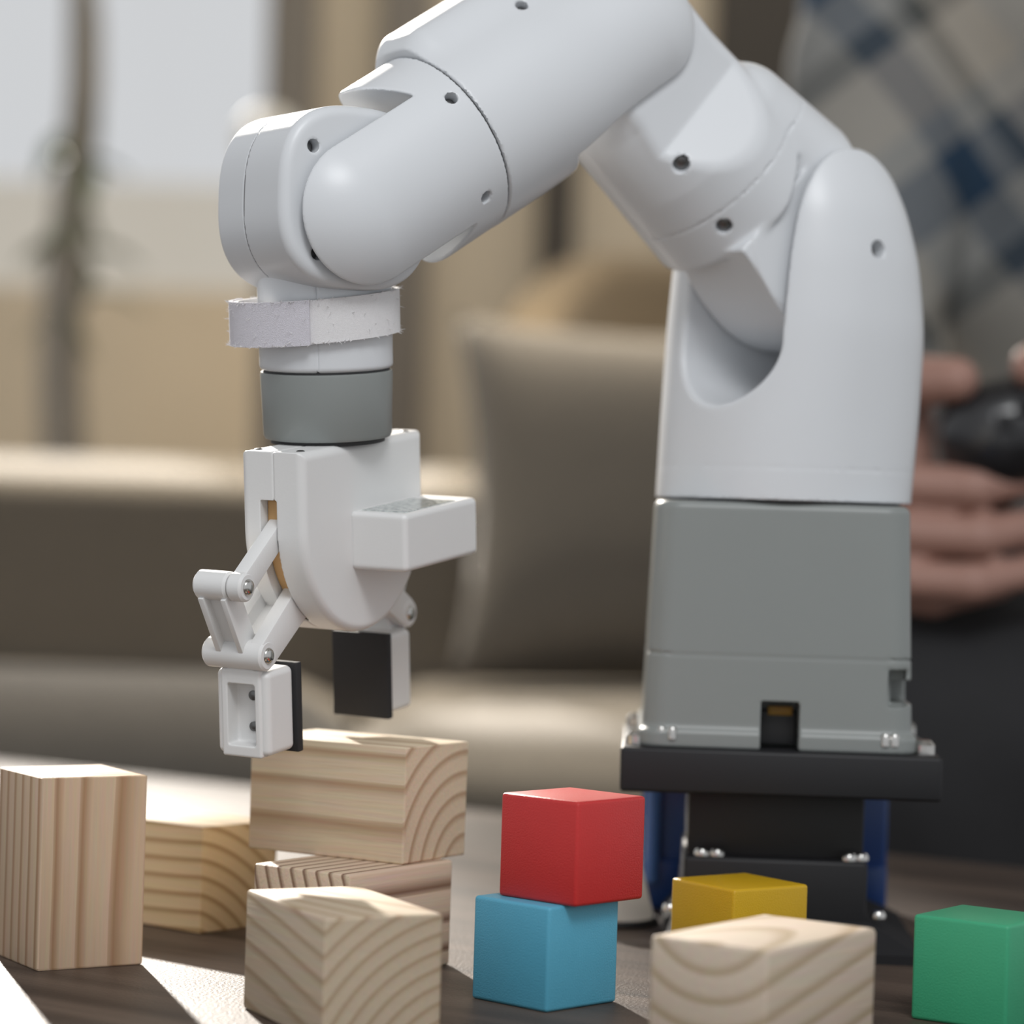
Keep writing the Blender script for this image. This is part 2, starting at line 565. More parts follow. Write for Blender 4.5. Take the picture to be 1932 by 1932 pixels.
# ------------------------------------------------------------------ table
TAB_RZ = math.atan2(-0.57, 0.82)
def table():
    t = empty('coffee_table', (0.10, 1.25, FLOOR), TAB_RZ)
    m, nt, b = new_mat('dark_walnut')
    tc = nt.nodes.new('ShaderNodeTexCoord')
    mp = nt.nodes.new('ShaderNodeMapping')
    mp.inputs['Scale'].default_value = (3, 60, 60)
    nt.links.new(tc.outputs['Object'], mp.inputs['Vector'])
    nz = nt.nodes.new('ShaderNodeTexNoise')
    nz.inputs['Scale'].default_value = 1.0
    nz.inputs['Detail'].default_value = 6
    nz.inputs['Distortion'].default_value = 0.4
    nt.links.new(mp.outputs[0], nz.inputs['Vector'])
    cr = nt.nodes.new('ShaderNodeValToRGB')
    cr.color_ramp.elements[0].position = 0.3
    cr.color_ramp.elements[0].color = srgb(44, 36, 32)
    cr.color_ramp.elements[1].position = 0.72
    cr.color_ramp.elements[1].color = srgb(100, 86, 76)
    nt.links.new(nz.outputs['Fac'], cr.inputs['Fac'])
    nt.links.new(cr.outputs[0], b.inputs['Base Color'])
    n2 = nt.nodes.new('ShaderNodeTexNoise')
    n2.inputs['Scale'].default_value = 900
    n2.inputs['Detail'].default_value = 3
    nt.links.new(tc.outputs['Object'], n2.inputs['Vector'])
    bp = nt.nodes.new('ShaderNodeBump')
    bp.inputs['Strength'].default_value = 0.35
    bp.inputs['Distance'].default_value = 0.0006
    nt.links.new(n2.outputs['Fac'], bp.inputs['Height'])
    nt.links.new(bp.outputs['Normal'], b.inputs['Normal'])
    b.inputs['Roughness'].default_value = 0.46
    b.inputs['Specular IOR Level'].default_value = 0.32
    H = -FLOOR
    link('tabletop', bm_mesh('tabletop', box_bm(-0.75, 0.55, -0.72, 0.0, H - 0.032, H, 0.003)), m, t)
    for x in (-0.69, 0.49):
        for y in (-0.66, -0.06):
            link('leg', bm_mesh('leg', box_bm(x - 0.03, x + 0.03, y - 0.03, y + 0.03, 0, H - 0.032, 0.004)), M_BLACK2, t)
    tag(t, 'dark walnut coffee table carrying the robot arm and blocks', 'table')
table()

# ------------------------------------------------------------------ blocks
def block(name, x, y, yaw, a, b, h, z0, mat, label, cat, bev, group=None, wear=0.0):
    """front corner at (x, y); a runs to the left rear, b to the right rear."""
    o_x = -math.cos(yaw), math.sin(yaw)
    bm = box_bm(-a / 2, a / 2, -b / 2, b / 2, 0, h, bev, 3)
    if wear:
        for v in bm.verts:
            v.co += Vector((random.uniform(-1, 1), random.uniform(-1, 1), random.uniform(-0.3, 0.3) if 0.001 < v.co.z < h - .001 else 0)) * wear
    o = link(name, bm_mesh(name, bm), mat)
    # local -X points to the left rear (u), local +Y to the right rear (v)
    v = Vector((math.sin(yaw), math.cos(yaw)))
    u = Vector(o_x)
    c = Vector((x, y)) + u * a / 2 + v * b / 2
    o.location = (c.x, c.y, z0)
    o.rotation_euler = (0, 0, math.atan2(-u.y, -u.x))
    return tag(o, label, cat, group)
def paint(name, col):
    m = plain(name, col, 0.38, var=0.04, scale=150, bump=0.22, bscale=2200, spec=0.45)
    return m
G = 'painted toy cubes on the table'
block('toy_cube', 0.0140, 0.8037, 0.7622, .03, .03, .03, 0, paint('blue_paint', srgb(88, 170, 200)), 'blue painted wooden cube under the red cube', 'cube', .0011, G)
block('toy_cube', 0.0213, 0.8047, 0.7461, .03, .03, .03, .03, paint('red_paint', srgb(196, 46, 46)), 'red painted wooden cube on top of the blue cube', 'cube', .0011, G)
block('toy_cube', 0.0701, 0.8527, 0.9460, .03, .03, .03, 0, paint('yellow_paint', srgb(206, 164, 20)), 'yellow painted wooden cube in front of the robot stand', 'cube', .0011, G)
block('toy_cube', 0.1426, 0.7951, 0.6242, .03, .03, .03, 0, paint('green_paint', srgb(62, 166, 122)), 'green painted wooden cube at the right edge', 'cube', .0011, G)
G = 'pine blocks on the table'
PL, PD = srgb(206, 184, 154), srgb(166, 134, 100)
block('wood_block', -.1376, .8475, 1.0221, .0351, .0342, .0578, 0, wood('pine_upright', 'Z', (0.055, 0.02, 0), srgb(222, 196, 168), srgb(178, 142, 110), .0050, 0.55, (0.0, 0.0, 0)), 'upright pine block with vertical grain at the left edge', 'block', .0007, G, .00015)
block('wood_block', .0673, .7092, .6308, .0352, .0558, .0342, 0, wood('pine_right', 'Y', (0.000, 0, 0.054), srgb(214, 197, 178), srgb(180, 160, 132), .0072, 0.4, (0.22, 0.0, 0.0)), 'pine block with curved end grain in front of the yellow cube', 'block', .0012, G, .00015)
block('wood_block', -.0979, .9282, .70, .0575, .035, .035, 0, wood('pine_back', 'X', (0, -0.03, -0.03), srgb(214, 190, 152), srgb(162, 132, 92), .0055, 0.8, (0, -0.05, 0.0)), 'pine block lying behind the upright block, partly hidden by the stack', 'block', .0008, G, .00015)
block('wood_block', -.0449, .8401, .6076, .0366, .0521, .0326, 0, wood('pine_stack_low', 'Y', (0.10, 0, 0.060), srgb(222, 200, 176), srgb(128, 100, 80), .0047, 0.12, (0.0, 0.0, 0.0)), 'lower pine block of the two-block stack, striped end grain', 'block', .0009, G, .00015)
block('wood_block', -.0300, .8665, .5473, .0587, .0355, .0358, .0326, wood('pine_stack_top', 'X', (0, 0.017, -0.006), srgb(226, 208, 180), srgb(184, 156, 126), .0066, 0.35, (0.0, 0.0, 0.0)), 'pine block on top of the stack below the gripper', 'block', .0007, G, .00015)
block('wood_block', -.0458, .7464, 1.1064, .0571, .0345, .0334, 0, wood('pine_front', 'X', (0, 0.028, -0.02), srgb(206, 188, 164), srgb(176, 152, 124), .0044, 0.6, (0.0, 0.10, 0.06)), 'blurred pine block in front of the stack at the bottom edge', 'block', .0010, G, .00015)

# ================================================================== ROBOT STAND
def stand():
    t = empty('robot_stand', (BASE_XY[0], BASE_XY[1], 0), math.radians(-3))
    link('top_plate', bm_mesh('p', box_bm(-.0515, .0515, -.050, .050, .0525, .0668, .0012)), M_BLACK, t)
    link('column', bm_mesh('p', box_bm(-.029, .029, -.024, .030, .026, .0525, .001)), M_BLACK2, t)
    bm = bmesh.new()
    box_bm(-.030, .030, -.033, .036, .006, .0305, .0015, bm=bm)
    low = link('lower_block', bm_mesh('p', bm), M_BLACK, t)
    bm = lathe_bm([(.0052, 0), (.0052, .003)], 20, 'Y', (.001, -.0345, .0165))
    link('port', bm_mesh('p', bm), M_BLACK2, low)
    # flared foot
    bm = bmesh.new()
    top = [(-.031, -.034), (.031, -.034), (.031, .037), (-.031, .037)]
    bot = [(-.036, -.050), (.047, -.050), (.047, .050), (-.036, .050)]
    a = [bm.verts.new((x, y, .011)) for x, y in top]
    b = [bm.verts.new((x, y, .003)) for x, y in bot]
    c = [bm.verts.new((x, y, 0)) for x, y in bot]
    bm.faces.new(a)
    bm.faces.new(c)
    for q, r in ((a, b), (b, c)):
        for i in range(4):
            bm.faces.new((q[i], q[(i + 1) % 4], r[(i + 1) % 4], r[i]))
    foot = link('foot', bm_mesh('p', bm, 20), M_MATT, t)
    link('vent_strip', bm_mesh('p', box_bm(.010, .024, -.0505, -.0455, .0032, .0055, .0006)), M_GREY, foot)
    for x, y, z in ((-.024, -.030, .0305), (-.019, -.030, .0305), (.024, -.030, .0305), (.028, -.028, .0305), (.034, -.030, .012), (-.034, -.030, .012)):
        link('bolt', bm_mesh('p', lathe_bm([(.0026, 0), (.0026, .0014), (.0018, .0024)], 16, 'Z', (x, y, z))), M_STEEL, t)
    for x in (-.0465, .0465):
        link('bolt', bm_mesh('p', lathe_bm([(.0036, 0), (.0036, .003), (.0022, .0046)], 18, 'Z', (x, -.038, .0668))), M_STEEL, t)
    for x in (-.047, .047):
        link('bolt', bm_mesh('p', lathe_bm([(.0036, 0), (.0036, .003), (.0022, .0046)], 18, 'Z', (x, .038, .0668))), M_STEEL, t)
    tag(t, 'black metal stand with a thick plate under the robot arm', 'stand')
stand()

# ================================================================== ROBOT ARM
ROB = empty('desktop_robot', (BASE_XY[0], BASE_XY[1], 0.0668), 0)
tag(ROB, 'white desktop robot arm with grey base and two-finger gripper', 'robot')
ARM_M = Matrix.Translation((BASE_XY[0], BASE_XY[1], 0)) @ Matrix.Rotation(ARM_RZ, 4, 'Z')
ROB_INV = Matrix.Translation(Vector((BASE_XY[0], BASE_XY[1], 0.0668))).inverted()
def arm_part(name, me, mat, frame=ARM_M, parent=None, label=None):
    o = link(name, me, mat)
    if parent is None:
        o.parent = ROB
        o.matrix_basis = ROB_INV @ frame
    else:
        o.parent = parent
    if label:
        o['label'] = label
    return o
# --- grey base
BASE_M = Matrix.Translation((BASE_XY[0] - 0.0014, BASE_XY[1], 0)) @ Matrix.Rotation(math.radians(-2.5), 4, 'Z')
def sd_base(x, y, z):
    hw = np.interp(z, [66, 72, 146], [43.9, 43.7, 41.2])
    qx, qy = abs(x) - hw + 8, abs(y) - hw + 8
    d2 = np.sqrt(mxm(qx, 0) ** 2 + mxm(qy, 0) ** 2) + mn(mxm(qx, qy), 0) - 8
    d = rext(d2, mxm(z - 146.6, 60 - z), 2.4)
    lip_q = (abs(x) - 45.0 + 7, abs(y) - 45.0 + 7)
    l2 = np.sqrt(mxm(lip_q[0], 0) ** 2 + mxm(lip_q[1], 0) ** 2) + mn(mxm(*lip_q), 0) - 7
    lip = rext(l2, abs(z - 69.5) - 2.8, 1.2)
    d = smin(d, lip, 2.5)
    d = mxm(d, 66.9 - z)
    g = mxm(abs(z - 97.0) - 0.25, -(d + 0.5))
    d = mxm(d, -g)
    d = smax(d, -rbox(x, y, z, (0.5, -44, 69), (6.2, 16, 13.5), 0.5), 0.4)       # connector bay at the front
    d = smax(d, -rbox(x, y, z, (44, -30, 86.5), (7.5, 16, 3.8), 0.5), 0.4)       # stepped notch on the right
    d = smax(d, -rbox(x, y, z, (38, -41, 88), (3.0, 6, 6.0), 0.5), 0.4)
    return d
base = arm_part('base', sdf_mesh('base', sd_base, (-50, -50, 60), (50, 50, 150), 0.7), M_GREY, BASE_M, label='grey plastic base of the arm')
link('connector', bm_mesh('p', box_bm(-.0055, .0062, -.034, -.029, .068, .079, .0004)), M_BLACK2, base)
link('connector_tab', bm_mesh('p', box_bm(-.003, .005, -.0345, -.033, .0775, .0805, .0003)), plain('yellow_tab', srgb(150, 110, 20), 0.5), base)
for x, y in ((-.0375, -.0435), (-.034, -.0445), (.0345, -.0445), (.0375, -.0442)):
    link('screw', bm_mesh('p', lathe_bm([(.0016, -.004), (.0016, -.0008), (.0010, 0)], 16, 'Z', (x, y, .0735))), M_STEEL, base)
# --- shells
sh = arm_part('shoulder', sdf_mesh('shoulder', sd_shoulder, (-50, -50, 145), (50, 50, 292), 0.75), M_WHITE, label='white shoulder yoke')
ua = arm_part('upper_arm', sdf_mesh('upper_arm', sd_upper, (-50, -40, 190), (125, 40, 345), 0.7), M_WHITE, label='white upper arm barrel')
fr = arm_part('forearm_rear', sdf_mesh('forearm_rear', sd_rear, (25, -40, 215), (165, 40, 365), 0.7), M_WHITE, label='white rear forearm housing')
ff = arm_part('forearm_front', sdf_mesh('forearm_front', sd_front, (125, -36, 192), (215, 36, 300), 0.55), M_WHITE, label='white front forearm cover')
wr = arm_part('wrist', sdf_mesh('wrist', sd_wrist, (150, -26, 202), (212, 23, 264), 0.5), M_WHITE, label='white rounded wrist housing')
# dark filler discs in the joints
def sd_seam(r, n, z):
    a, b = abs(r - WC[0]), abs(z - WC[1])
    d2 = (((a / 26.5) ** 2.7 + (b / 27.2) ** 2.7) ** (1 / 2.7) - 1) * 25
    return mxm(d2 + 0.12, abs(n + 5.5) - 0.3)
link('seam_line', sdf_mesh('seam_line', sd_seam, (150, -8, 202), (212, -3, 264), 0.3), plain('groove_shade', (0.25, 0.25, 0.26), 0.6), wr)  # dark insert puts the groove's shade into colour
sm = np.array(J5) + fF * (S_SEAM + 0.3)
bm = lathe_bm([(.0292, -.0012), (.0292, .0012)], 64, 'Z')
o = link('seam_ring', bm_mesh('p', bm), M_DARK, ff)
o.matrix_basis = Matrix.Translation((sm[0] * .001, 0, sm[1] * .001)) @ Vector((fF[0], 0, fF[1])).to_track_quat('Z', 'Y').to_matrix().to_4x4()
bm = lathe_bm([(.016, 0), (.016, .0035)], 40, 'Y', (J5[0] * .001, .0168, J5[1] * .001))
link('joint_disc', bm_mesh('p', bm), M_DARK, wr)
link('base_gap', bm_mesh('p', lathe_bm([(.0395, .1455), (.0395, .1485)], 64, 'Z')), M_DARK, sh)
# screws down in the holes
for key, par in (('front', ff), ('rear', fr), ('upper', ua), ('shoulder', sh), ('wrist', wr)):
    for p, d, rad, dep in HOLES[key]:
        d = Vector(d).normalized()
        c = Vector(p) - d * (dep - 0.1)
        bm = lathe_bm([(rad * .8e-3, 0), (rad * .8e-3, .0012), (rad * .45e-3, .0016)], 16, 'Z')
        s = link('screw', bm_mesh('p', bm), M_STEEL if key == 'shoulder' else M_DSTEEL, par)
        s.matrix_basis = Matrix.Translation(c * .001) @ d.to_track_quat('Z', 'Y').to_matrix().to_4x4()

# ================================================================== GRIPPER (u across the fingers, t to the rear, w up; mm from top near corner)
GO = Vector((-0.06214777, 0.83625827, 0.15678453))
GU = Vector((0.47358916, 0.8704236, 0.13444727))
GT = Vector((-0.87964072, 0.47509625, 0.02271021))
GW = Vector((-0.04410789, -0.12902061, 0.99066048))
GRIP_M = Matrix(((GU.x, GT.x, GW.x, GO.x), (GU.y, GT.y, GW.y, GO.y), (GU.z, GT.z, GW.z, GO.z), (0, 0, 0, 1)))
GWD, GTH, GST, GR = 70.0, 22.2, 23.5, 35.0
def sd_grip(u, t, w):
    c = u - GWD / 2
    qx, qw = abs(c) - GR + 2, mxm(w - 0, -GST - w) + 2
    dbox = np.sqrt(mxm(qx, 0) ** 2 + mxm(qw, 0) ** 2) + mn(mxm(qx, qw), 0) - 2
    d2 = np.where(w < -GST, np.hypot(c, w + GST) - GR, mxm(abs(c) - GR, w))
    d = rext(d2, abs(t - GTH / 2) - GTH / 2, 2.6)
    # finger slot round the rim
    slot = mxm(abs(t - 12.5) - 2.9, mxm(-(d2 + 15), mxm(w + 14.6, -53 - w)))
    d = mxm(d, -slot)
    g = mxm(abs(t - 10.6) - 0.2, -(d + 0.4))
    d = mxm(d, -mxm(g, w - 2))
    # no open pocket behind the slot; the painted core fills it
    return d
def gm(name, bm_or_me, mat, parent, label=None, ang=40):
    me = bm_mesh(name, bm_or_me, ang) if isinstance(bm_or_me, bmesh.types.BMesh) else bm_or_me
    o = link(name, me, mat, parent)
    if label:
        o['label'] = label
    return o
gb = arm_part('gripper', sdf_mesh('gripper', sd_grip, (-3, -3, -62), (73, 26, 3), 0.45), M_GWHITE, GRIP_M, label='white plastic gripper body')
k = 0.001
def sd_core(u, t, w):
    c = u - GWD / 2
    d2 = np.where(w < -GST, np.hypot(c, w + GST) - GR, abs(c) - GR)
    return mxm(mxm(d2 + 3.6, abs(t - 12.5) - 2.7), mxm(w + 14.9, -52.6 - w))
gm('glow_core', sdf_mesh('glow_core', sd_core, (2, 8, -54), (68, 17, -13), 0.5), M_GLOW, gb, 'amber filler coloured like sunlight showing through the slot')  # added filler; its colour paints the sun glow in the slot
gm('motor_housing', sdf_mesh('p', lambda x, y, z: rbox(x, y, z, (48.6, -9, -29.4), (22.1, 10.1, 8.9), 1.7), (24, -21, -40), (73, 3, -18), 0.45), M_GWHITE, gb)
# maker's label on the motor housing
m, nt, b = new_mat('silver_label')
tc = nt.nodes.new('ShaderNodeTexCoord')
mp = nt.nodes.new('ShaderNodeMapping')
mp.inputs['Scale'].default_value = (700, 420, 1)
nt.links.new(tc.outputs['Object'], mp.inputs['Vector'])
nz = nt.nodes.new('ShaderNodeTexNoise')
nz.inputs['Scale'].default_value = 1
nt.links.new(mp.outputs[0], nz.inputs['Vector'])
cr = nt.nodes.new('ShaderNodeValToRGB')
cr.color_ramp.elements[0].position = 0.46
cr.color_ramp.elements[0].color = srgb(150, 156, 156)
cr.color_ramp.elements[1].position = 0.52
cr.color_ramp.elements[1].color = srgb(196, 202, 200)
nt.links.new(nz.outputs['Fac'], cr.inputs['Fac'])
nt.links.new(cr.outputs[0], b.inputs['Base Color'])
b.inputs['Roughness'].default_value = 0.16
gm('label_plate', box_bm(30 * k, 60 * k, -17 * k, -1.5 * k, -20.6 * k, -20.3 * k), m, gb, 'glossy silver label')
for x, y in ((4.5, 3.6), (65, 3.6), (4.5, 18.5), (65, 18.5)):
    gm('screw', lathe_bm([(1.3 * k, -2 * k), (1.3 * k, .1 * k), (.8 * k, .35 * k)], 16, 'Z', (x * k, y * k, 0)), M_DSTEEL, gb)

def bar(bm, p0, p1, w0, w1, t0, t1, bev=0.5):
    """flat bar in the u-w plane between two points (mm)."""
    p0, p1 = Vector(p0), Vector(p1)
    d = (p1 - p0).normalized()
    g = Vector((-d.y, d.x))
    b = bmesh.new()
    q = [p0 + g * w0, p0 - g * w0, p1 - g * w1, p1 + g * w1]
    lo = [b.verts.new((v.x * k, t0 * k, v.y * k)) for v in q]
    hi = [b.verts.new((v.x * k, t1 * k, v.y * k)) for v in q]
    b.faces.new(lo)
    b.faces.new(hi)
    for i in range(4):
        b.faces.new((lo[i], lo[(i + 1) % 4], hi[(i + 1) % 4], hi[i]))
    bmesh.ops.recalc_face_normals(b, faces=b.faces)
    if bev:
        bmesh.ops.bevel(b, geom=list(b.edges), offset=bev * k, segments=2, profile=0.5, affect='EDGES')
    me = bpy.data.meshes.new('t')
    b.to_mesh(me)
    b.free()
    bm.from_mesh(me)
    bpy.data.meshes.remove(me)
def barrel(bm, u, w, t0, t1, r):
    lathe_bm([((r - .7) * k, t0 * k), (r * k, (t0 + .7) * k), (r * k, (t1 - .9) * k), ((r - .9) * k, t1 * k)], 28, 'Y', (u * k, 0, w * k), bm)
for side in (0, 1):
    mu = (lambda u: u) if side == 0 else (lambda u: GWD - u)
    UP, LP = (mu(-16.0), -38.2), (mu(-6.4), -60.2)
    bm = bmesh.new()
    bar(bm, UP, (mu(9), -21), 3.6, 3.2, 10, 14.8)
    barrel(bm, *UP, 9.8, 15.2, 4.4)
    gm('upper_link', bm, M_GWHITE, gb)
    bm = bmesh.new()
    barrel(bm, *UP, 15.4, 27, 4.4)
    bar(bm, (UP[0], UP[1] - 2), (LP[0], LP[1] + 1), 4.0, 4.0, 15.6, 17.4, 0.3)
    bar(bm, (UP[0], UP[1] - 2), (LP[0], LP[1] + 1), 4.0, 4.0, 23.4, 25.4, 0.3)
    bar(bm, (UP[0], UP[1] - 2), (LP[0], LP[1] + 1), 1.0, 1.0, 16.5, 24.4, 0.3)
    gm('coupler_link', bm, M_GWHITE, gb)
    bm = bmesh.new()
    barrel(bm, *LP, 9.6, 31, 4.6)
    bar(bm, LP, (mu(19), -43), 4.6, 5.6, 9.8, 14.6)
    bar(bm, LP, (mu(19), -43), 4.6, 5.6, 21, 25.4)
    bar(bm, (mu(0), -56), (mu(15), -46), 1.0, 1.0, 14, 22, 0.3)
    gm('lower_link', bm, M_GWHITE, gb)
    for q in (UP, LP):
        gm('pivot_screw', lathe_bm([(2.5 * k, 10.4 * k), (2.5 * k, 9.5 * k), (2.1 * k, 8.9 * k), (1.1 * k, 8.5 * k)], 20, 'Y', (q[0] * k, 0, q[1] * k)), M_STEEL, gb)
    def sd_finger(u, t, w, s=side):
        uu = u if s == 0 else GWD - u
        d = rbox(uu, t, w, (0.15, 19.05, -78.1), (7.15, 9.35, 12.9), 2.0)
        rim = rbox(uu, t, w, (-5.2, 19.05, -78.1), (2.6, 7.0, 13.4), 0.8)
        d = mn(d, rim)
        d = smax(d, -rbox(uu, t, w, (-8.5, 18.9, -78.6), (6.3, 4.9, 9.4), 0.8), 0.4)
        neck = rbox(uu, t, w, (-4.2, 19, -64), (3.2, 4.6, 4), 0.6)
        return smin(d, neck, 0.8)
    u0, u1 = sorted((mu(-11), mu(9)))
    gm('finger', sdf_mesh('p', sd_finger, (u0, 7, -94), (u1, 31, -58), 0.33), M_GWHITE, gb)
    a, b_ = sorted((mu(7.2), mu(10.0)))
    gm('rubber_pad', box_bm(a * k, b_ * k, 8.6 * k, 29.4 * k, -92 * k, -64.6 * k, .0004), M_RUBBER, gb, 'black rubber pad')
    for w_ in (-73.5, -83.0):
        d = -1 if side == 0 else 1
        gm('screw', lathe_bm([(1.5 * k, mu(-1.9) * k), (1.5 * k, (mu(-1.9) + d * .9) * k), (.8 * k, (mu(-1.9) + d * 1.2) * k)], 16, 'X', (0, 18.0 * k, w_ * k)), M_DSTEEL, gb)
# --- tool flange: grey ring and white neck, in the gripper frame
AX = (35.0, 13.2)
def gl(prof, seg=72):
    return lathe_bm([(r * k, h * k) for r, h in prof], seg, 'Z', (AX[0] * k, AX[1] * k, 0))
arm_part('flange_ring', bm_mesh('p', gl([(17, 0.7), (19.2, 1.1), (19.7, 2.1), (20.3, 20.6), (20.1, 21.4), (18, 21.6)])), M_GREY, GRIP_M, label='grey tool flange ring')
arm_part('flange_shade_disc', bm_mesh('p', gl([(17.5, -0.4), (17.5, 1.2)])), M_DARK, GRIP_M)  # black disc stands in for the thin shadow under the ring
def sd_neck(u, t, w):
    d = rext(np.hypot(u - AX[0], t - AX[1]) - np.interp(w, [20, 60], [20.4, 20.6]), abs(w - 39) - 17, 1.5)
    # seam line facing left-front
    ang = np.arctan2(t - AX[1], u - AX[0])
    g = mxm(abs((u - AX[0]) * math.sin(math.radians(205)) - (t - AX[1]) * math.cos(math.radians(205))) - 0.22, (u - AX[0]))
    return mxm(d, -mxm(g, -(d + 0.5)))
nk = arm_part('wrist_neck', sdf_mesh('p', sd_neck, (12, -12, 20), (58, 34, 72), 0.5), M_WHITE, GRIP_M, label='white neck of the wrist')
arm_part('neck_gap', bm_mesh('p', gl([(19.4, 21.2), (19.4, 22.6)])), M_DARK, GRIP_M)
arm_part('cable_socket', bm_mesh('p', box_bm(52 * k, 56.5 * k, 4 * k, 18 * k, 3 * k, 24 * k, .0015)), M_BLACK, GRIP_M)

# ================================================================== HOOK-AND-LOOP STRAP round the wrist neck
def strap():
    st = bpy.data.meshes.new('strap')
    m = plain('strap_fabric', (0.78, 0.77, 0.78), 0.9, var=0.06, scale=1500, bump=0.35, bscale=5200, sheen=0.3)
    M_F = plain('strap_loop_fabric', (0.70, 0.68, 0.74), 0.95, var=0.16, scale=3200, bump=0.5, bscale=4800, sheen=0.4)
    left = Vector((-GT.x, -GT.y)).normalized()
    def path(a):
        # angle 0 = +u ; loose bulge towards the camera's left
        out = 21.4
        b = math.cos(a - math.radians(128))
        out += 5.0 * max(b, 0) ** 4
        return AX[0] + out * math.cos(a), AX[1] + out * math.sin(a)
    def band(a0, a1, thick, off, w0, w1, n=90, endcap=True):
        bm = bmesh.new()
        rows = []
        for i in range(n + 1):
            a = a0 + (a1 - a0) * i / n
            x, y = path(a)
            e = 0.01
            x2, y2 = path(a + e)
            d = Vector((x2 - x, y2 - y)).normalized()
            nn = Vector((d.y, -d.x))
            tilt = -0.075 * (math.cos(a - math.radians(128))) * 22
            pts = []
            for o_, h in ((off, w0), (off + thick, w0), (off + thick, (w0 + w1) / 2), (off + thick, w1), (off, w1), (off, (w0 + w1) / 2)):
                pts.append(bm.verts.new(((x + nn.x * o_) * k, (y + nn.y * o_) * k, (h + tilt) * k)))
            rows.append(pts)
        for p, q in zip(rows, rows[1:]):
            for i in range(6):
                bm.faces.new((p[i], p[(i + 1) % 6], q[(i + 1) % 6], q[i]))
        if endcap:
            bm.faces.new(rows[0])
            bm.faces.new(rows[-1])
        return bm
    R = math.radians
    body = link('wrist_strap', bm_mesh('wrist_strap', band(R(-175), R(170), 1.5, 0, 31.5, 44.6)), m)
    body.matrix_world = GRIP_M
    ov = link('overlap_end', bm_mesh('overlap_end', band(R(104), R(201), 1.3, 1.6, 31.3, 44.8, 40)), M_F, body)
    # loose fibres along the edges
    bm = bmesh.new()
    rnd = random.Random(3)
    for i in range(420):
        a = R(rnd.uniform(60, 230)) if i < 300 else R(rnd.uniform(230, 420))
        x, y = path(a)
        rr = Vector((x - AX[0], y - AX[1])).normalized()
        tilt = -0.075 * (math.cos(a - R(128))) * 22
        h = rnd.choice((31.6, 44.6)) + tilt if rnd.random() < .7 else rnd.uniform(31.6, 44.6) + tilt
        off = 3.0 if math.radians(100) < a < math.radians(203) else 1.6
        b0 = Vector((x + rr.x * off, y + rr.y * off, h))
        d = Vector((rr.x + rnd.uniform(-.8, .8), rr.y + rnd.uniform(-.8, .8), rnd.uniform(-.7, 1.0))).normalized()
        L = rnd.uniform(0.5, 1.9)
        sd_ = d.cross(Vector((0, 0, 1))).normalized() * 0.09
        mid = b0 + d * L * .5 + Vector((rnd.uniform(-.3, .3), rnd.uniform(-.3, .3), rnd.uniform(-.3, .3)))
        u2 = d.cross(sd_).normalized() * 0.09
        r0 = [bm.verts.new((b0 + v) * k) for v in (sd_, -sd_ + u2, -sd_ - u2)]
        r1 = [bm.verts.new((mid + v * .7) * k) for v in (sd_, -sd_ + u2, -sd_ - u2)]
        tip = bm.verts.new((b0 + d * L) * k)
        for q in range(3):
            bm.faces.new((r0[q], r0[(q + 1) % 3], r1[(q + 1) % 3], r1[q]))
            bm.faces.new((r1[q], r1[(q + 1) % 3], tip))
    fz = link('fuzz', bm_mesh('fuzz', bm), m, body, 'stuff')
    tag(body, 'white hook-and-loop strap wrapped loosely round the wrist neck', 'strap')
strap()

# ================================================================== SMALL THINGS BEHIND THE CUBES
def sd_cupfn(x, y, z):
    rad = np.interp(z, [0, 3, 20, 25], [16.5, 16.0, 11.5, 10.0])
    return rext(np.hypot(x, y) - rad, mxm(z - 23, -z), 3.5)
m, nt, b = new_mat('translucent_white')
tl = nt.nodes.new('ShaderNodeBsdfTranslucent')
tl.inputs[0].default_value = (0.9, 0.88, 0.84, 1)
ms = nt.nodes.new('ShaderNodeMixShader')
ms.inputs[0].default_value = 0.55
b.inputs['Base Color'].default_value = (0.86, 0.85, 0.83, 1)
b.inputs['Roughness'].default_value = 0.3
nt.links.new(b.outputs[0], ms.inputs[1])
nt.links.new(tl.outputs[0], ms.inputs[2])
nt.links.new(ms.outputs[0], nt.nodes['Material Output'].inputs['Surface'])
M_TRANS = m
cup = link('white_cap', sdf_mesh('white_cap', sd_cupfn, (-19, -19, -2), (19, 19, 28), 0.7), M_TRANS)
cup.location = (0.0372, 0.985, 0)
link('rim', bm_mesh('rim', lathe_bm([(.0172, 0), (.0180, .0008), (.0170, .0022)], 40, 'Z')), M_DARK, cup)  # dark ring painted in as the shadow under the cap
tag(cup, 'small white tapered plastic cap behind the red and blue cubes', 'cap')
M_BLUE = plain('blue_plastic', srgb(30, 66, 128), 0.35)
bx_ = empty('blue_clamp', (0.098, 1.030, 0), math.radians(-3))
link('body', bm_mesh('body', box_bm(-.0475, .0405, -.012, .012, .016, .0515, .002)), M_BLUE, bx_)
for x in (-.040, .0335):
    link('foot', bm_mesh('foot', box_bm(x - .007, x + .007, -.014, .014, 0, .018, .001)), M_BLUE, bx_)
link('handle', bm_mesh('handle', lathe_bm([(.0026, .010), (.0026, .045), (.0018, .048)], 20, 'Z', (-.0435, -.0148, 0))), plain('light_blue_plastic', srgb(72, 112, 176), 0.3), bx_)
tag(bx_, 'dark blue plastic clamp behind the robot stand column', 'clamp')

